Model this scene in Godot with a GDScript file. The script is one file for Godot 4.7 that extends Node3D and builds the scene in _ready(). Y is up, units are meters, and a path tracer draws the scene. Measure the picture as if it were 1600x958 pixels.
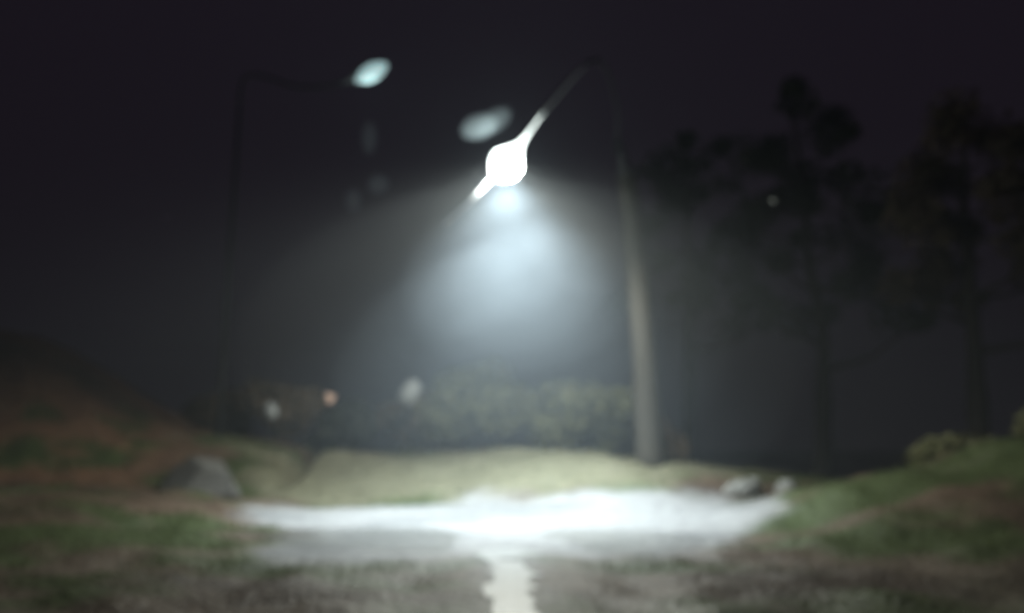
extends Node3D
# Night: a glowing globe lamp on a gooseneck post lights a wet gravel yard between grassy banks, in mist.

var rng := RandomNumberGenerator.new()
var nz := FastNoiseLite.new()
var nz2 := FastNoiseLite.new()
var used := {}
var M := {}

const LAMP := Vector3(-0.15, 8.02, -19.0)

# ---------------------------------------------------------------- helpers
func numbered(called: String) -> String:
	if not used.has(called):
		used[called] = 0
		return called
	used[called] += 1
	return "%s_%03d" % [called, used[called]]

func tag(o: Node, label: String, category: String, group := "", kind := "") -> void:
	if label != "": o.set_meta("label", label)
	if category != "": o.set_meta("category", category)
	if group != "": o.set_meta("group", group)
	if kind != "": o.set_meta("kind", kind)

func base(called: String, at: Vector3, turn := 0.0) -> Node3D:
	var o := Node3D.new()
	o.name = numbered(called)
	add_child(o)
	o.position = at
	o.rotation.y = turn
	return o

func part(called: String, mesh: Mesh, m: Material, parent: Node) -> MeshInstance3D:
	var o := MeshInstance3D.new()
	o.name = numbered(called) if parent == self else called
	o.mesh = mesh
	o.material_override = m
	parent.add_child(o, true)
	return o

func mat(c: Color, rough := 0.8, metal := 0.0) -> StandardMaterial3D:
	var m := StandardMaterial3D.new()
	m.albedo_color = c.linear_to_srgb()
	m.roughness = rough
	m.metallic = metal
	return m

func noise_tex(lo: float, hi: float, freq: float, seed_: int, size := 512, normal := false, bump := 4.0) -> NoiseTexture2D:
	var n := FastNoiseLite.new()
	n.seed = seed_
	n.frequency = freq
	n.fractal_octaves = 5
	var t := NoiseTexture2D.new()
	t.width = size
	t.height = size
	t.seamless = true
	t.noise = n
	if normal:
		t.as_normal_map = true
		t.bump_strength = bump
	else:
		var g := Gradient.new()
		g.set_color(0, Color(lo, lo, lo))
		g.set_color(1, Color(hi, hi, hi))
		t.color_ramp = g
	return t

func grain(m: StandardMaterial3D, lo: float, hi: float, scale: float, seed_: int, bump := 0.0) -> StandardMaterial3D:
	m.albedo_texture = noise_tex(lo, hi, 0.02, seed_)
	m.uv1_triplanar = true
	m.uv1_world_triplanar = true
	m.uv1_scale = Vector3.ONE * scale
	if bump > 0.0:
		m.normal_enabled = true
		m.normal_texture = noise_tex(0, 1, 0.04, seed_ + 7, 512, true, bump)
	return m

# a tube along points with a radius at each
func tube(st: SurfaceTool, pts: Array, radii: Array, sides := 12, wob := 0.0) -> void:
	var rings := []
	for i in pts.size():
		var d: Vector3 = (pts[mini(i + 1, pts.size() - 1)] - pts[maxi(i - 1, 0)]).normalized()
		var u := d.cross(Vector3(0, 0, 1) if absf(d.z) < 0.8 else Vector3(1, 0, 0)).normalized()
		var v := u.cross(d).normalized()
		var ring := []
		for k in sides:
			var a := TAU * k / sides
			var r: float = radii[i] * (1.0 + wob * nz.get_noise_3d(cos(a) * 40.0, sin(a) * 40.0, i * 25.0))
			ring.append(pts[i] + (u * cos(a) + v * sin(a)) * r)
		rings.append(ring)
	for i in rings.size() - 1:
		for k in sides:
			var k2 := (k + 1) % sides
			for p in [rings[i][k], rings[i + 1][k], rings[i + 1][k2], rings[i][k], rings[i + 1][k2], rings[i][k2]]:
				st.add_vertex(p)
	for e in [0, rings.size() - 1]:
		for k in sides:
			var k2 := (k + 1) % sides
			var tri := [pts[e], rings[e][k], rings[e][k2]] if e == 0 else [pts[e], rings[e][k2], rings[e][k]]
			for p in tri: st.add_vertex(p)

func new_st(smooth := true) -> SurfaceTool:
	var st := SurfaceTool.new()
	st.begin(Mesh.PRIMITIVE_TRIANGLES)
	st.set_smooth_group(0 if smooth else -1)
	return st

func done(st: SurfaceTool) -> ArrayMesh:
	st.generate_normals()
	return st.commit()

func tube_mesh(pts: Array, radii: Array, sides := 12, wob := 0.0) -> ArrayMesh:
	var st := new_st()
	tube(st, pts, radii, sides, wob)
	return done(st)

# profile of [radius, y] pairs turned round the y axis
func lathe(profile: Array, sides := 28) -> ArrayMesh:
	var st := new_st()
	for i in profile.size() - 1:
		for k in sides:
			var a := TAU * k / sides
			var b := TAU * (k + 1) / sides
			var p0 := Vector3(cos(a) * profile[i][0], profile[i][1], sin(a) * profile[i][0])
			var p1 := Vector3(cos(b) * profile[i][0], profile[i][1], sin(b) * profile[i][0])
			var q0 := Vector3(cos(a) * profile[i + 1][0], profile[i + 1][1], sin(a) * profile[i + 1][0])
			var q1 := Vector3(cos(b) * profile[i + 1][0], profile[i + 1][1], sin(b) * profile[i + 1][0])
			for p in [p0, q0, q1, p0, q1, p1]: st.add_vertex(p)
	return done(st)

func smooth_path(ctrl: Array, n: int) -> Array:
	var c := Curve3D.new()
	for i in ctrl.size():
		var t: Vector3 = (ctrl[mini(i + 1, ctrl.size() - 1)] - ctrl[maxi(i - 1, 0)]) / 6.0
		c.add_point(ctrl[i], -t, t)
	var out := []
	for i in n + 1:
		out.append(c.sample_baked(c.get_baked_length() * i / n, true))
	return out

# ---------------------------------------------------------------- terrain
func curve_at(t: Array, x: float) -> float:
	if x <= t[0][0]: return t[0][1]
	for i in t.size() - 1:
		if x < t[i + 1][0]:
			return lerpf(t[i][1], t[i + 1][1], smoothstep(0.0, 1.0, (x - t[i][0]) / (t[i + 1][0] - t[i][0])))
	return t[-1][1]

func yard(x: float, z: float) -> float:   # above 0: inside the gravel yard
	var e := pow(pow(absf(x / 6.2), 2.6) + pow(absf((z + 17.2) / 5.5), 2.6), 1.0 / 2.6)
	var right := -((x - 2.4) * 0.9 + (z + 12.0) * 0.437) / 4.0
	var left := -((x + 3.2) * -0.932 + (z + 12.0) * 0.361) / 4.0
	return minf(1.0 - e, minf(right, left)) + 0.3 * nz2.get_noise_2d(x * 6.0, z * 9.0)

func flat_zone(x: float, z: float) -> float:
	var y := smoothstep(-0.15, 0.1, yard(x, z))
	var c := (1.0 - smoothstep(0.5, 1.3, absf(x))) * smoothstep(-12.5, -11.5, z)
	return maxf(y, c)

func height(x: float, z: float) -> float:
	var s0 := curve_at([[-2.0, -22.0], [4.0, -19.6], [12.0, -20.0]], x)
	var top := curve_at([[-30.0, 0.6], [-12.0, 1.1], [-8.5, 1.35], [-6.9, 1.25], [-6.35, 0.55], [-5.8, 1.2], [1.0, 1.35], [4.0, 1.1], [7.0, 0.75], [10.0, 0.35], [20.0, 0.2]], x)
	var up := smoothstep(0.0, 4.6, s0 - z) - 0.6 * smoothstep(5.5, 14.0, s0 - z)
	var h := top * up
	var ridge := curve_at([[3.8, 0.0], [5.0, 0.22], [6.5, 0.7], [8.0, 1.05], [10.2, 1.62], [16.0, 2.4], [60.0, 2.0]], x)
	h = maxf(h, ridge * exp(-pow((z + 17.0) / 4.3, 2.0)))
	h += 4.9 * exp(-pow((x + 19.0) / 6.5, 2.0) - pow((z + 31.0) / 6.5, 2.0))
	h += 0.5 * smoothstep(-4.0, -9.0, x) * exp(-pow((z + 18.0) / 6.0, 2.0))
	var free := 1.0 - flat_zone(x, z)
	h += (0.16 * nz.get_noise_2d(x * 9.0, z * 9.0) + 0.07 * nz2.get_noise_2d(x * 40.0, z * 40.0)) * free
	return h

func axis(lo: float, hi: float, step: float, reach: float) -> PackedFloat32Array:
	var a := PackedFloat32Array()
	var s := step
	var v := lo
	var low := []
	while v > -reach:
		s *= 1.35
		v -= s
		low.append(v)
	low.reverse()
	for q in low: a.append(q)
	v = lo
	while v < hi:
		a.append(v)
		v += step
	s = step
	while v < reach:
		a.append(v)
		s *= 1.35
		v += s
	return a

func ground_color(x: float, z: float, h: float) -> Color:
	var soil := Color(0.15, 0.105, 0.07)
	var dark := Color(0.06, 0.045, 0.036)
	var green := Color(0.075, 0.105, 0.035)
	var pale := Color(0.38, 0.38, 0.375).lerp(Color(0.26, 0.265, 0.265), smoothstep(0.0, 0.4, nz.get_noise_2d(x * 4.0 + 11.0, z * 6.0)))
	var g := smoothstep(-0.18, 0.22, nz.get_noise_2d(x * 5.0 + 40.0, z * 8.0) + green_bias(x, z))
	soil = soil.lerp(Color(0.27, 0.15, 0.085), smoothstep(-8.0, -12.0, x) * smoothstep(-19.0, -23.0, z) * 0.9)
	soil = soil.lerp(Color(0.16, 0.125, 0.09), smoothstep(-14.0, -11.0, z))
	var c := soil.lerp(dark, smoothstep(0.0, 0.5, nz2.get_noise_2d(x * 6.0, z * 12.0 + 90.0)) * 0.7)
	c = c.lerp(green, g)
	var straw := Color(0.23, 0.22, 0.145)
	var dry := exp(-pow((z + 24.5) / 3.0, 2.0)) * (1.0 - smoothstep(6.0, 9.0, absf(x)))
	c = c.lerp(straw, smoothstep(0.25, 0.75, dry + 0.8 * nz.get_noise_2d(x * 4.0, z * 6.0 + 70.0)))
	var glint := (1.0 - smoothstep(0.15, 0.6, absf(x + 0.2 * nz2.get_noise_1d(z * 30.0)))) * smoothstep(-13.0, -11.5, z)  # painted glint: ground made paler beside the reflection strip to soften it
	c = c.lerp(pale, clampf(glint * (1.0 + 1.2 * nz2.get_noise_2d(x * 70.0 + 5.0, z * 70.0)), 0.0, 0.9))
	return c.lerp(pale, smoothstep(-0.12, 0.16, yard(x, z) + 0.12 * nz2.get_noise_2d(x * 50.0, z * 50.0) - 0.5 * smoothstep(0.3, 0.75, h)))

func green_bias(x: float, z: float) -> float:
	var b := -0.12
	b += 0.55 * exp(-pow((x - 8.5) / 4.5, 2.0) - pow((z + 16.5) / 3.2, 2.0))
	b += 0.45 * exp(-pow((x + 4.2) / 2.2, 2.0) - pow((z + 13.0) / 2.0, 2.0))
	b += 0.25 * exp(-pow((z + 25.0) / 2.5, 2.0))
	b -= 0.5 * exp(-pow((x + 18.0) / 7.0, 2.0) - pow((z + 28.0) / 9.0, 2.0))
	return b

func build_ground() -> void:
	var xs := axis(-15.0, 15.0, 0.22, 170.0)
	var zs := axis(-34.0, -4.0, 0.22, 170.0)
	var v := PackedVector3Array()
	var c := PackedColorArray()
	var idx := PackedInt32Array()
	var nx := xs.size()
	for j in zs.size():
		for i in nx:
			v.append(Vector3(xs[i], height(xs[i], zs[j]), zs[j]))
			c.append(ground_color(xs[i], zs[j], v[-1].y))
	for j in zs.size() - 1:
		for i in nx - 1:
			var a := j * nx + i
			for q in [a, a + 1, a + nx + 1, a, a + nx + 1, a + nx]: idx.append(q)
	var n := PackedVector3Array()
	for p in v:
		var e := 0.12
		n.append(Vector3(height(p.x - e, p.z) - height(p.x + e, p.z), 2.0 * e, height(p.x, p.z - e) - height(p.x, p.z + e)).normalized())
	var arr := []
	arr.resize(Mesh.ARRAY_MAX)
	arr[Mesh.ARRAY_VERTEX] = v
	arr[Mesh.ARRAY_NORMAL] = n
	arr[Mesh.ARRAY_COLOR] = c
	arr[Mesh.ARRAY_INDEX] = idx
	var am := ArrayMesh.new()
	am.add_surface_from_arrays(Mesh.PRIMITIVE_TRIANGLES, arr)
	var o := part("ground", am, M.ground, self)
	tag(o, "earth, grass and pale wet gravel under the lamp", "", "", "structure")

# an irregular flat sheet from an outline, at height y
func sheet(called: String, outline: Array, y: float, m: Material, label: String) -> void:
	var poly := PackedVector2Array()
	for i in outline.size():   # round the corners by sampling a closed spline
		var p0: Vector2 = outline[(i - 1 + outline.size()) % outline.size()]
		var p1: Vector2 = outline[i]
		var p2: Vector2 = outline[(i + 1) % outline.size()]
		var p3: Vector2 = outline[(i + 2) % outline.size()]
		for k in 6:
			var q := p1.cubic_interpolate(p2, p0, p3, k / 6.0)
			poly.append(q + Vector2(nz2.get_noise_2d(q.x * 60.0, q.y * 60.0), nz2.get_noise_2d(q.y * 60.0, q.x * 60.0)) * 0.22)
	var tri := Geometry2D.triangulate_polygon(poly)
	var st := new_st()
	for t in range(0, tri.size(), 3):
		var a := poly[tri[t]]
		var b := poly[tri[t + 1]]
		var d := poly[tri[t + 2]]
		var order := [a, b, d] if (b - a).cross(d - a) > 0.0 else [a, d, b]
		for p in order:
			st.set_normal(Vector3.UP)
			st.add_vertex(Vector3(p.x, y, p.y))
	var o := part(called, st.commit(), m, self)
	tag(o, label, "", "", "structure")

# ---------------------------------------------------------------- plants
func leaf_cloud(clumps: Array, count: int, size: float) -> ArrayMesh:
	var st := new_st(false)
	for i in count:
		var cl: Array = clumps[rng.randi() % clumps.size()]
		var d := Vector3(rng.randfn(), rng.randfn(), rng.randfn()).normalized()
		var p: Vector3 = cl[0] + d * pow(rng.randf(), 0.45) * cl[1] * Vector3(1, 0.8, 1)
		var a := Vector3(rng.randfn(), rng.randfn() * 0.6, rng.randfn()).normalized()
		var b := a.cross(Vector3(rng.randfn(), rng.randfn(), rng.randfn())).normalized()
		var s := size * rng.randf_range(0.6, 1.3)
		var tone := rng.randf_range(0.7, 1.25)
		st.set_color(Color(tone, tone * rng.randf_range(0.92, 1.05), tone * 0.95))
		for q in [p - a * s, p + b * s * 0.45, p + a * s, p - a * s, p + a * s, p - b * s * 0.45]:
			st.add_vertex(q)
	return done(st)

func make_tree(at: Vector3, tall: float, r: float, lean: Vector3, spread: float, first: float, leaves: int, m: Material, label: String, group: String) -> void:
	var t := base("tree", at)
	tag(t, label, "tree", group)
	var ctrl := []
	for i in 6:
		var f := i / 5.0
		ctrl.append(Vector3(0, -0.3 + f * tall * 0.9, 0) + lean * f * f + Vector3(rng.randf_range(-1, 1), 0, rng.randf_range(-1, 1)) * 0.12 * tall * 0.1)
	var pts := smooth_path(ctrl, 14)
	var rad := []
	for i in 15: rad.append(r * (1.0 + 0.5 * exp(-i * 1.2)) * (1.0 - 0.82 * i / 14.0))
	part("trunk", tube_mesh(pts, rad, 12, 0.35), M.bark, t)
	var clumps := []
	for k in 20:
		var f := lerpf(first, 0.97, k / 19.0)
		var p: Vector3 = pts[int(f * 14)]
		var ang := k * 2.4 + rng.randf() * 0.8
		var reach := spread * (1.15 - f * 0.75) * rng.randf_range(0.75, 1.15)
		var tip := p + Vector3(cos(ang) * reach, reach * rng.randf_range(0.25, 0.6), sin(ang) * reach)
		var mid := p.lerp(tip, 0.5) + Vector3(0, -0.12 * reach, 0)
		var br: float = rad[int(f * 14)] * 0.5
		part("branch", tube_mesh([p, mid, tip], [br, br * 0.6, br * 0.2], 7), M.bark, t)
		clumps.append([tip, spread * rng.randf_range(0.14, 0.34)])
		clumps.append([mid.lerp(tip, 0.5) + Vector3(rng.randf_range(-1, 1), rng.randf(), rng.randf_range(-1, 1)) * spread * 0.25, spread * rng.randf_range(0.1, 0.28)])
	part("crown", leaf_cloud(clumps, leaves, 0.23), m, t)

func make_shrub(x: float, z: float, tall: float, wide: float, m: Material, label: String) -> void:
	var t := base("shrub", Vector3(x, height(x, z), z))
	tag(t, label, "shrub", "shrubs along the back bank")
	var clumps := []
	for k in 9:
		var a := rng.randf() * TAU
		var d := sqrt(rng.randf()) * wide * 0.5
		var top := Vector3(cos(a) * d, tall * rng.randf_range(0.35, 0.85) * (1.0 - 0.5 * d / wide), sin(a) * d)
		clumps.append([top, wide * rng.randf_range(0.2, 0.34)])
		if k < 5:
			part("stem", tube_mesh([Vector3(top.x * 0.1, -0.15, top.z * 0.1), top * 0.5 + Vector3(0, 0.1, 0), top], [0.045, 0.03, 0.012], 6), M.bark, t)
	part("foliage", leaf_cloud(clumps, 4200, 0.16), m, t)

func build_grass() -> void:
	var st := new_st(false)
	for b in 7:
		var a := rng.randf() * TAU
		var dir := Vector3(cos(a), 0, sin(a))
		var side := Vector3(-dir.z, 0, dir.x) * 0.012
		var root := dir * rng.randf() * 0.06
		var tall := rng.randf_range(0.6, 1.0)
		var p1 := root + dir * 0.08 * tall + Vector3(0, 0.55 * tall, 0)
		var p2 := root + dir * rng.randf_range(0.2, 0.4) * tall + Vector3(0, tall, 0)
		for q in [root - side, p1 - side * 0.8, p1 + side * 0.8, root - side, p1 + side * 0.8, root + side, p1 - side * 0.8, p2, p1 + side * 0.8]:
			st.add_vertex(q)
	var mesh := done(st)
	var where := []
	var tint := []
	while where.size() < 10000:
		var z := -rng.randf_range(10.5, 31.0)
		var x := rng.randf_range(-1.0, 1.0) * (4.0 - z * 0.62)
		if yard(x, z) > -0.02 or absf(x) < 0.9 and z > -12.5: continue
		var g := nz.get_noise_2d(x * 5.0 + 40.0, z * 8.0) + green_bias(x, z)
		if rng.randf() > smoothstep(-0.35, 0.35, g) + 0.04: continue
		var s := rng.randf_range(0.05, 0.15)
		var bs := Basis(Vector3.UP, rng.randf() * TAU).scaled(Vector3(s * 1.3, s, s * 1.3))
		where.append(Transform3D(bs, Vector3(x, height(x, z) - 0.01, z)))
		tint.append(Color(0.085, 0.115, 0.035).lerp(Color(0.14, 0.115, 0.06), rng.randf() * (0.9 if g < 0.05 else 0.45)))
	var mm := MultiMesh.new()
	mm.transform_format = MultiMesh.TRANSFORM_3D
	mm.use_colors = true
	mm.mesh = mesh
	mm.instance_count = where.size()
	for i in where.size():
		mm.set_instance_transform(i, where[i])
		mm.set_instance_color(i, tint[i])
	var o := MultiMeshInstance3D.new()
	o.name = "grass"
	o.multimesh = mm
	o.material_override = M.blade
	add_child(o)
	tag(o, "short rough grass on the banks around the gravel yard", "grass", "", "stuff")

# ---------------------------------------------------------------- things
func rock_mesh(size: Vector3, peak: Vector3, seed_: float) -> ArrayMesh:
	var sm := SphereMesh.new()
	sm.radial_segments = 40
	sm.rings = 22
	var arr := sm.get_mesh_arrays()
	var st := new_st(false)
	var v: PackedVector3Array = arr[Mesh.ARRAY_VERTEX]
	var w := []
	for p in v:
		var d := p.normalized()
		var f := 1.0 + 0.22 * nz.get_noise_3d(d.x * 60 + seed_, d.y * 60, d.z * 60) + 0.12 * nz2.get_noise_3d(d.x * 90 + seed_, d.y * 90, d.z * 90)
		for ax in [Vector3(0.7, 0.5, 0.5), Vector3(-0.6, 0.3, 0.74), Vector3(0.1, 0.95, 0.3), Vector3(-0.85, 0.45, 0.1)]:
			var dd: float = d.dot(ax.rotated(Vector3.UP, seed_).normalized()) * f
			if dd > 0.78: f *= 0.78 / dd
		var q := d * f * size
		if q.y > 0.0: q += peak * (q.y / size.y) * (q.y / size.y)
		w.append(q)
	for i in arr[Mesh.ARRAY_INDEX]: st.add_vertex(w[i])
	return done(st)

func rock(called: String, x: float, z: float, size: Vector3, peak: Vector3, seed_: float, label: String) -> void:
	var o := part(called, rock_mesh(size, peak, seed_), M.pale_stone if label.contains("pale") else M.stone, self)
	o.position = Vector3(x, height(x, z) + size.y * 0.3, z)
	tag(o, label, "rock", "rocks round the yard")

func mist(at: Vector3, size: Vector3, turn: float, density: float, label: String, called := "mist") -> void:
	var f := FogVolume.new()
	f.name = numbered(called)
	f.shape = RenderingServer.FOG_VOLUME_SHAPE_ELLIPSOID
	f.size = size
	var m := FogMaterial.new()
	m.albedo = Color(0.92, 0.97, 1.0)
	m.density = density
	f.material = m
	add_child(f)
	f.position = at
	f.rotation.z = turn
	tag(f, label, "mist", "mist round the lamp", "stuff")

func globe_lamp() -> void:
	var foot := Vector3(3.83, height(3.83, -23.5), -23.5)
	var t := base("street_lamp", foot)
	tag(t, "brightly glowing white globe lamp hanging from a gooseneck arm on a leaning post", "street lamp")
	var L := LAMP - foot
	var top := Vector3(3.05, 10.36, -23.5) - foot
	var shoulder := Vector3(3.3, 9.25, -23.5) - foot
	# post, leaning a little, thick and tapering; a narrower cap piece on top
	var pts := []
	var rad := []
	for i in 13:
		var f := i / 12.0
		pts.append(Vector3(0, -0.5, 0).lerp(shoulder, f) + Vector3(0.1 * sin(f * 3.0), 0, 0))
		rad.append(lerpf(0.46, 0.26, pow(f, 0.6)))
	part("post", tube_mesh(pts, rad, 16, 0.12), M.post, t)
	part("post_cap", tube_mesh([shoulder - Vector3(0, 0.1, 0), shoulder.lerp(top, 0.3), shoulder.lerp(top, 0.8), top], [0.2, 0.15, 0.13, 0.07], 14), M.darkmetal, t)
	part("collar", tube_mesh([shoulder - Vector3(0.0, 0.08, 0), shoulder + Vector3(0, 0.08, 0)], [0.3, 0.29], 16), M.darkmetal, t)
	# gooseneck arm: from the cap over and down to the lamp neck
	var a := smooth_path([top - Vector3(0, 0.15, 0), top + Vector3(-0.05, 0.55, 0.7), Vector3(2.55, 11.35, -21.2) - foot, Vector3(1.95, 10.8, -19.4) - foot, Vector3(1.2, 9.88, -19.05) - foot, L + Vector3(0.8, 1.16, 0)], 26)
	var ar := []
	for i in a.size(): ar.append(lerpf(0.045, 0.05, pow(i / float(a.size() - 1), 3.0)))
	part("arm", tube_mesh(a.slice(0, 20), ar.slice(0, 20), 12), M.darkmetal, t)
	part("arm_lit_end", tube_mesh(a.slice(19), ar.slice(19).map(func(q): return q * 0.9), 12), M.lamplit_tone, t)  # lower end of the same arm, lamplight put into its paler colour
	# frosted glowing globe of glass that lets the bulb's light through, plus a drawn-out stem
	var prof := []
	for i in 17:
		var th := PI * i / 16.0
		prof.append([0.39 * sin(th) * (1.0 + 0.05 * cos(th)) + 0.001, 0.38 * cos(th)])
	prof = [[0.001, 1.45], [0.014, 1.44], [0.024, 1.1], [0.045, 0.8], [0.085, 0.56], [0.19, 0.4]] + prof.slice(4)  # added glowing stem stands in for lamplight on the arm
	var g := part("globe", lathe(prof, 7), M.globe, t)
	g.position = L
	g.rotation.z = -0.608
	part("beam_edge_rod", tube_mesh([L + Vector3(-0.26, -0.3, 0.1), L + Vector3(-0.8, -0.92, 0.12), L + Vector3(-1.4, -1.5, 0.15)], [0.01, 0.02, 0.034], 8), M.lamplit_tone, t)  # added rod, stands in for the bright left edge of the beam
	var bprof := []
	for i in 13:
		var th := PI * i / 12.0
		bprof.append([0.16 * sin(th) + 0.001, 0.19 * cos(th)])
	var b := part("bulb", lathe(bprof, 20), M.bulb, t)
	b.position = L
	# its light: a wide glow all round, and the beam thrown down by the fitting
	var o := OmniLight3D.new()
	o.name = "bulb_light"
	t.add_child(o)
	o.position = L
	o.light_color = Color(0.93, 1.0, 0.98)
	o.light_energy = OMNI
	o.light_size = 0.15
	o.omni_range = 200.0
	o.omni_attenuation = 2.0
	o.shadow_enabled = true
	var s := SpotLight3D.new()
	s.name = "beam_light"
	t.add_child(s)
	s.position = L
	s.rotation = Vector3(-PI / 2, 0, 0)
	s.light_color = Color(0.9, 0.965, 1.0)
	s.light_energy = BEAM
	s.light_size = 0.15
	s.spot_angle = 52.0
	s.spot_angle_attenuation = 1.0
	s.spot_range = 200.0
	s.spot_attenuation = 2.0
	s.shadow_enabled = true
	var w := SpotLight3D.new()
	w.name = "skirt_light"
	t.add_child(w)
	w.position = L
	w.rotation = Vector3(-PI / 2, 0, 0)
	w.light_color = Color(1.0, 1.0, 0.95)
	w.light_energy = WIDE
	w.light_size = 0.15
	w.spot_angle = 79.0
	w.spot_angle_attenuation = 0.4
	w.spot_range = 200.0
	w.spot_attenuation = 2.0
	w.shadow_enabled = true

const OMNI := 10.0
const BEAM := 540.0
const WIDE := 165.0

func far_lamp() -> void:
	var foot := Vector3(-9.3, height(-9.3, -27.0), -27.0)
	var t := base("street_lamp", foot)
	tag(t, "dim pale lamp head on a thin dark curved arm, high at upper left", "street lamp")
	var head := Vector3(-4.9, 14.06, -27.0) - foot
	var neck := Vector3(-5.65, 13.62, -27.0) - foot
	part("post", tube_mesh([Vector3(0, -0.3, 0), Vector3(0.05, 6.0, 0), Vector3(0.1, 11.2, 0)], [0.1, 0.085, 0.06], 10), M.darkmetal, t)
	part("arm", tube_mesh(smooth_path([Vector3(0.1, 11.1, 0), Vector3(0.35, 12.2, 0), Vector3(-7.1, 13.45, -27.0) - foot, neck], 16), PackedFloat32Array([0.06, 0.06, 0.06, 0.06, 0.06, 0.06, 0.06, 0.06, 0.06, 0.06, 0.06, 0.06, 0.06, 0.06, 0.06, 0.06, 0.07]), 10), M.darkmetal, t)
	# cobra head: flattened housing over a pale glowing bowl
	var dir := (head - neck).normalized()
	var tilt := atan2(dir.y, dir.x)
	var hp := []
	for i in 15:
		var f := i / 14.0
		hp.append([0.24 * pow(sin(PI * clampf(f, 0.02, 0.98)), 0.7) * (0.6 + 0.5 * f) + 0.001, f * 1.5])
	var housing := part("housing", lathe(hp, 20), M.grey, t)
	housing.position = neck - dir * 0.05
	housing.rotation.z = tilt - PI / 2
	var bp := []
	for i in 11:
		var f := i / 10.0
		bp.append([0.29 * pow(sin(PI * clampf(f, 0.02, 0.98)), 0.6) + 0.001, f * 1.2])
	var bowl := part("bowl", lathe(bp, 20), M.bowl, t)
	bowl.position = neck + dir * 0.38 + Vector3(0.04, -0.16, 0.05)
	bowl.rotation.z = tilt - PI / 2
	var o := OmniLight3D.new()
	o.name = "bowl_light"
	t.add_child(o)
	o.position = neck + dir * 0.95 + Vector3(0.15, -0.75, 0.1)
	o.light_color = Color(0.85, 1.0, 1.0)
	o.light_energy = 0.35
	o.light_size = 0.3
	o.omni_range = 100.0
	o.omni_attenuation = 2.0
	o.shadow_enabled = true

func lantern() -> void:
	var foot := Vector3(-8.62, height(-8.62, -40.0), -40.0)
	var t := base("lantern_post", foot)
	tag(t, "tiny warm lantern on a slim post far behind the back bank", "lantern")
	var y := 3.62 - foot.y
	part("post", tube_mesh([Vector3(0, -0.2, 0), Vector3(0, y - 0.2, 0)], [0.06, 0.045], 8), M.darkmetal, t)
	var glass := part("lamp_glass", lathe([[0.001, -0.2], [0.15, -0.2], [0.24, 0.2], [0.001, 0.2]], 8), M.warm, t)
	glass.position = Vector3(0, y, 0)
	glass.rotation.z = -0.3
	var roof := part("roof", lathe([[0.3, 0.2], [0.18, 0.33], [0.03, 0.4], [0.001, 0.4]], 8), M.darkmetal, t)
	roof.position = Vector3(0, y, 0)
	roof.rotation.z = -0.3
	var o := OmniLight3D.new()
	o.name = "lamp_light"
	t.add_child(o)
	o.position = Vector3(0, y, 0)
	o.light_color = Color(1.0, 0.8, 0.6)
	o.light_energy = 0.2
	o.light_size = 0.1
	o.omni_range = 60.0
	o.omni_attenuation = 2.0
	o.shadow_enabled = true

func marker(called: String, at: Vector3, w: float, h: float, tilt: float, label: String) -> void:
	var gy := height(at.x, at.z)
	var t := base(called, Vector3(at.x, gy, at.z))
	tag(t, label, "sign")
	var st := new_st()
	var n := 24
	var rim := []
	for i in n:
		var a := TAU * i / n
		rim.append(Vector3(signf(cos(a)) * pow(absf(cos(a)), 0.7) * w * 0.5, signf(sin(a)) * pow(absf(sin(a)), 0.7) * h * 0.5, 0))
	for i in n:
		var p: Vector3 = rim[i]
		var q: Vector3 = rim[(i + 1) % n]
		var f := Vector3(0, 0, 0.02)
		for k in [Vector3.ZERO + f, q + f, p + f, Vector3.ZERO - f, p - f, q - f, p + f, q + f, q - f, p + f, q - f, p - f]: st.add_vertex(k)
	var plate := part("plate", done(st), M.signwhite, t)
	plate.position = Vector3(0, at.y - gy, 0.06)
	plate.rotation.z = tilt
	part("post", tube_mesh([Vector3(0, -0.2, 0), Vector3(0, at.y - gy + h * 0.3, 0)], [0.035, 0.03], 8), M.darkmetal, t)

func moth(at: Vector3, size: float, turn: Vector3, label: String) -> void:
	var t := base("moth", at)
	tag(t, label, "moth", "moths drawn to the lamp")
	t.rotation = turn
	part("body", tube_mesh([Vector3(0, 0, -0.5) * size, Vector3(0, 0, -0.2) * size, Vector3(0, 0, 0.25) * size, Vector3(0, 0, 0.5) * size], [0.03 * size, 0.1 * size, 0.11 * size, 0.04 * size], 8), M.moth, t)
	for s in [-1.0, 1.0]:
		for w in [[Vector3(0.05, 0.02, 0.3), Vector3(0.85, 0.3, 0.5), Vector3(0.75, 0.25, -0.05), Vector3(0.06, 0.02, -0.05)], [Vector3(0.05, 0.0, 0.0), Vector3(0.6, 0.18, -0.05), Vector3(0.5, 0.14, -0.45), Vector3(0.06, 0.0, -0.25)]]:
			var st := new_st(false)
			var c := []
			for p in w: c.append(Vector3(p.x * s, p.y, p.z) * size)
			var up := Vector3(0, 0.01 * size, 0)
			for k in [c[0] + up, c[1] + up, c[2] + up, c[0] + up, c[2] + up, c[3] + up, c[0], c[2], c[1], c[0], c[3], c[2]]: st.add_vertex(k)
			part("wing", done(st), M.moth, t)

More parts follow.
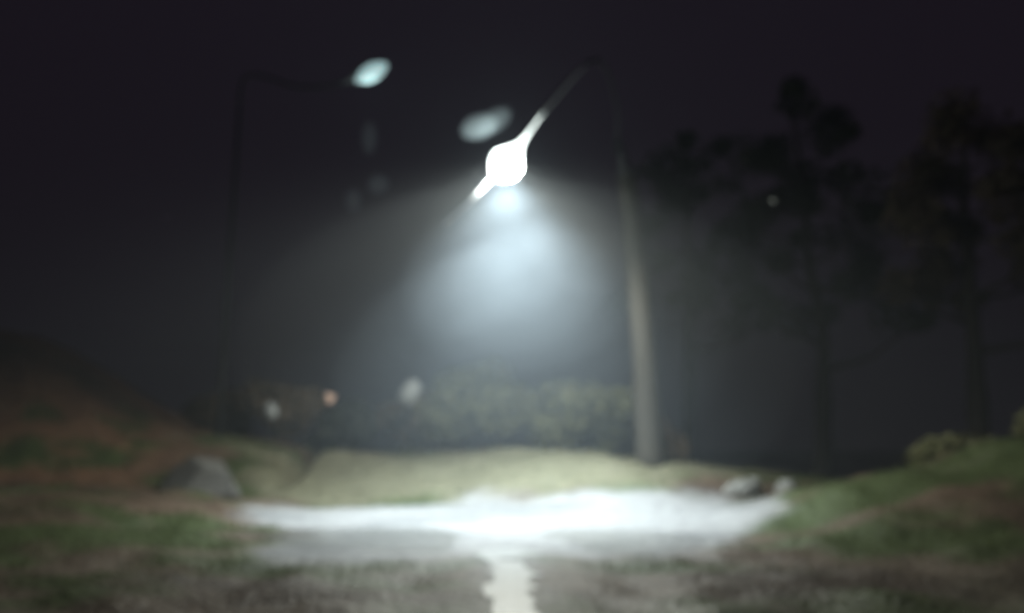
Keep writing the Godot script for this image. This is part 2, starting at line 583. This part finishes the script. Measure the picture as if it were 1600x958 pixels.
# ----------------------------------------------------------------
func _ready() -> void:
	# camera: set low, tilted up, with the lens focused far too near
	var cam := Camera3D.new()
	cam.name = "camera"
	add_child(cam)
	cam.position = Vector3(0, 1.6, 0)
	cam.rotation_degrees = Vector3(9.109, 0, 0)
	var at := CameraAttributesPhysical.new()
	at.frustum_focal_length = 32.97
	at.frustum_focus_distance = 1.5
	at.frustum_far = 600.0
	at.exposure_aperture = 1.45
	cam.attributes = at
	cam.fov = 40.0
	cam.far = 600.0
	cam.current = true
	var env := Environment.new()
	env.background_mode = Environment.BG_SKY
	var sm := ProceduralSkyMaterial.new()
	sm.sky_top_color = Color(0.095, 0.075, 0.108)
	sm.sky_horizon_color = Color(0.075, 0.062, 0.078)
	sm.ground_horizon_color = Color(0.1, 0.09, 0.1)
	sm.ground_bottom_color = Color(0.06, 0.05, 0.06)
	sm.sky_curve = 0.2
	var sky := Sky.new()
	sky.sky_material = sm
	env.sky = sky
	env.tonemap_mode = Environment.TONE_MAPPER_LINEAR
	env.tonemap_exposure = 1.0
	env.sdfgi_enabled = true
	env.ssao_enabled = true
	env.ssil_enabled = true
	env.fog_enabled = true
	env.fog_density = 0.0034
	env.fog_light_color = Color(0.9, 0.96, 1.0)
	env.volumetric_fog_enabled = true
	env.volumetric_fog_density = 0.0
	var we := WorldEnvironment.new()
	we.name = "world"
	we.environment = env
	add_child(we)

	rng.seed = 20
	nz.seed = 5
	nz.frequency = 0.05
	nz.fractal_octaves = 4
	nz2.seed = 11
	nz2.frequency = 0.02
	nz2.fractal_octaves = 3
	materials()

	build_ground()
	sheet("lamp_reflection", [Vector2(-0.26, -5.5), Vector2(-0.2, -8.0), Vector2(-0.28, -9.3), Vector2(-0.18, -10.4), Vector2(-0.3, -11.6), Vector2(-0.5, -12.6), Vector2(0.0, -13.0), Vector2(0.45, -12.5), Vector2(0.22, -11.5), Vector2(0.3, -10.4), Vector2(0.2, -9.2), Vector2(0.28, -8.0), Vector2(0.24, -5.5)], 0.012, M.path, "narrow pale strip painted as the lamp reflection, from the yard towards the viewer")  # pale sheet stands in for the globe lamp's reflection on wet ground
	sheet("puddle", [Vector2(0.5, -15.1), Vector2(1.4, -16.0), Vector2(3.2, -15.0), Vector2(3.0, -13.6), Vector2(2.0, -12.1), Vector2(1.2, -12.6), Vector2(1.0, -13.6)], 0.022, M.water, "shallow puddle on the right part of the gravel yard")
	sheet("puddle", [Vector2(-4.4, -15.6), Vector2(-3.0, -16.1), Vector2(-1.2, -15.7), Vector2(-0.9, -14.0), Vector2(-1.2, -12.5), Vector2(-2.4, -12.9), Vector2(-3.4, -13.2)], 0.022, M.water, "shallow puddle on the left part of the gravel yard")

	globe_lamp()
	far_lamp()

	# trees standing in the dark at the right
	make_tree(Vector3(17.4, height(17.4, -32.0), -32.0), 16.0, 0.42, Vector3(0.6, 0, 0), 4.2, 0.42, 5200, M.leaf_brown, "tree with a tall bare trunk near the right edge", "trees in the dark at the right")
	make_tree(Vector3(14.0, height(14.0, -38.0), -38.0), 19.0, 0.4, Vector3(-0.8, 0, 0), 4.6, 0.35, 5200, M.leaf_dark, "tallest tree, second from the right edge", "trees in the dark at the right")
	make_tree(Vector3(9.6, height(9.6, -46.0), -46.0), 21.0, 0.38, Vector3(0.5, 0, 0), 4.4, 0.4, 4600, M.leaf_dark, "farthest tree, just right of the lamp post", "trees in the dark at the right")
	var shrubs := [[-8.6, -31.0, 2.6, 2.6, "leaf_brown", "brown shrub behind the boulder, leftmost of the row"], [-6.0, -32.5, 3.0, 3.0, "leaf_dark", "dark shrub left of the round sign"], [-3.0, -32.2, 2.8, 3.2, "leaf_brown", "brown shrub at the round sign"], [-0.4, -30.0, 3.9, 4.0, "leaf_olive", "tallest olive shrub, straight below the globe lamp"], [2.2, -29.5, 3.2, 3.4, "leaf_olive", "olive shrub between the lamp beam and the post"], [4.6, -31.5, 2.6, 2.6, "leaf_brown", "brown shrub behind the foot of the lamp post"], [-11.5, -34.0, 2.2, 2.8, "leaf_brown", "low brown shrub on the slope of the left hill"], [11.5, -21.5, 1.0, 2.0, "leaf_olive", "low green shrub on the right bank"], [13.6, -20.0, 1.2, 2.4, "leaf_olive", "low green shrub at the right edge of the bank"]]
	for s in shrubs: make_shrub(s[0], s[1], s[2], s[3], M[s[4]], s[5])

	rock("boulder", -7.9, -21.8, Vector3(1.0, 0.5, 0.8), Vector3(0.25, 0.4, 0), 1.0, "grey blunt boulder at the left end of the back bank")
	rock("boulder", 6.5, -20.2, Vector3(0.3, 0.24, 0.25), Vector3.ZERO, 2.3, "small pale rock on the crest of the right bank")
	rock("boulder", 5.75, -21.6, Vector3(0.5, 0.28, 0.35), Vector3(0.2, 0.06, 0), 3.7, "flat pale rock at the right end of the lit yard")
	marker("round_sign", Vector3(-3.5, 3.28, -29.0), 0.62, 0.9, -0.6, "pale oval sign plate on a thin post behind the bank")
	marker("marker_board", Vector3(-7.95, 2.6, -28.0), 0.45, 0.55, 0.4, "small grey marker board between boulder and oval sign")
	lantern()
	moth(Vector3(5.44, 6.54, -17.0), 0.11, Vector3(0.5, 1.2, 0.1), "tiny pale moth in the dark right of the lamp post")
	moth(Vector3(-7.18, 6.2, -17.0), 0.09, Vector3(0.4, 0.4, 0.3), "tiny pale moth in the dark at the far left")
	build_grass()

	mist(Vector3(-0.78, 8.92, -18.9), Vector3(0.92, 0.56, 0.6), 0.35, 0.9, "rounded pale puff of mist at the upper left of the globe lamp")
	mist(Vector3(-0.42, 9.1, -19.0), Vector3(0.95, 0.5, 0.6), 0.6, 0.35, "thin wisp of mist trailing from the puff above the globe lamp")
	mist(Vector3(-3.55, 9.05, -20.0), Vector3(0.4, 0.9, 0.5), 0.0, 0.4, "faint upright wisp of mist left of the globe lamp")
	mist(Vector3(-3.3, 7.85, -20.0), Vector3(0.55, 0.5, 0.5), 0.3, 0.4, "faint round wisp of mist under the upright one")
	mist(Vector3(-3.9, 7.45, -20.0), Vector3(0.4, 0.6, 0.5), 0.0, 0.4, "lowest faint wisp of mist left of the globe lamp")

	for k in 3:
		mist(Vector3(0.6, 3.6, -19.5) + Vector3(nz.get_noise_1d(k * 40.0 + 300.0), nz.get_noise_1d(k * 70.0 + 20.0), 0) * 1.5, Vector3(13.0, 8.0, 11.0) * (1.0 - k * 0.28), k * 0.2, 0.0024, "broad thin bank of mist round the foot of the beam", "mist_bank")
	# the mist is thicker in the beam just below the lamp: soft banks, each of nested shells
	for b in [[Vector3(0.2, 5.1, -19.0), Vector3(5.6, 4.2, 4.6), 0.1, "soft bank of mist in the beam just below the lamp", 3], [Vector3(1.4, 5.7, -18.7), Vector3(2.6, 1.7, 2.2), -0.5, "small bank of mist at the right side of the beam", 1], [Vector3(-0.9, 4.9, -19.0), Vector3(2.8, 1.9, 2.4), 0.5, "small bank of mist low at the left side of the beam", 1]]:
		for k in b[4]:
			mist(b[0] + Vector3(nz.get_noise_1d(k * 50.0), nz.get_noise_1d(k * 80.0 + 9.0), 0) * 0.5, b[1] * (1.0 - k * 0.3), b[2] + k * 0.3, 0.0038, b[3], "mist_bank")

func materials() -> void:
	M.ground = grain(mat(Color(1, 1, 1), 0.58), 0.72, 1.0, 0.35, 3, 6.0)
	M.ground.vertex_color_use_as_albedo = true
	M.path = grain(mat(Color(0.4, 0.45, 0.43), 0.46), 0.5, 1.0, 0.9, 21, 9.0)  # pale tone of the painted reflection strip
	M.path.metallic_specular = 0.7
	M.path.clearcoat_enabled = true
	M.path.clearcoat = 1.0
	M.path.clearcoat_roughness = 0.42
	M.ground.metallic_specular = 0.45
	M.water = mat(Color(0.35, 0.37, 0.37), 0.08)
	M.water.transparency = BaseMaterial3D.TRANSPARENCY_ALPHA
	M.water.albedo_color.a = 0.12
	M.water.metallic_specular = 0.36
	M.water.normal_enabled = true
	M.water.normal_texture = noise_tex(0, 1, 0.01, 31, 512, true, 2.5)
	M.water.uv1_triplanar = true
	M.water.uv1_world_triplanar = true
	M.water.uv1_scale = Vector3.ONE * 0.5
	M.bark = grain(mat(Color(0.15, 0.115, 0.085), 0.9), 0.55, 1.0, 0.9, 41, 10.0)
	M.stone = grain(mat(Color(0.17, 0.165, 0.15), 0.75), 0.6, 1.0, 0.9, 51, 8.0)
	M.pale_stone = grain(mat(Color(0.42, 0.42, 0.39), 0.75), 0.6, 1.0, 0.9, 55, 8.0)
	M.post = grain(mat(Color(0.068, 0.06, 0.045), 0.8), 0.6, 1.0, 0.7, 61, 6.0)
	M.darkmetal = grain(mat(Color(0.05, 0.05, 0.055), 0.5, 0.3), 0.7, 1.0, 1.5, 71)
	M.lamplit_tone = grain(mat(Color(0.6, 0.61, 0.6), 0.5), 0.75, 1.0, 1.5, 75)  # lamplight as colour, for the arm's bright end and the beam edge
	M.grey = grain(mat(Color(0.25, 0.26, 0.26), 0.5), 0.75, 1.0, 1.5, 81)
	M.signwhite = grain(mat(Color(0.5, 0.52, 0.52), 0.5), 0.8, 1.0, 1.2, 91)
	M.moth = mat(Color(0.7, 0.68, 0.62), 0.9)
	M.globe = mat(Color(0.9, 0.92, 0.92), 0.1)
	M.globe.transparency = BaseMaterial3D.TRANSPARENCY_ALPHA
	M.globe.albedo_color.a = 0.4
	M.globe.emission_enabled = true
	M.globe.emission = Color(0.95, 1.0, 0.98)
	M.globe.emission_energy_multiplier = 4.0
	M.bulb = mat(Color(0.9, 0.9, 0.9), 0.4)
	M.bulb.emission_enabled = true
	M.bulb.emission = Color(1.0, 0.98, 0.96)
	M.bulb.emission_energy_multiplier = 6.0
	M.bowl = mat(Color(0.7, 0.75, 0.75), 0.3)
	M.bowl.emission_enabled = true
	M.bowl.emission = Color(0.72, 0.87, 0.88)
	M.bowl.emission_energy_multiplier = 0.7
	M.warm = mat(Color(0.7, 0.6, 0.5), 0.3)
	M.warm.emission_enabled = true
	M.warm.emission = Color(0.85, 0.72, 0.62)
	M.warm.emission_energy_multiplier = 0.8
	for k in [["leaf_dark", Color(0.06, 0.065, 0.04)], ["leaf_olive", Color(0.17, 0.175, 0.08)], ["leaf_brown", Color(0.2, 0.145, 0.09)]]:
		M[k[0]] = mat(k[1], 0.7)
		M[k[0]].vertex_color_use_as_albedo = true
		M[k[0]].backlight_enabled = true
		M[k[0]].backlight = Color(0.35, 0.35, 0.3)
	M.blade = mat(Color(1, 1, 1), 0.6)
	M.blade.vertex_color_use_as_albedo = true
	M.blade.backlight_enabled = true
	M.blade.backlight = Color(0.7, 0.75, 0.5)
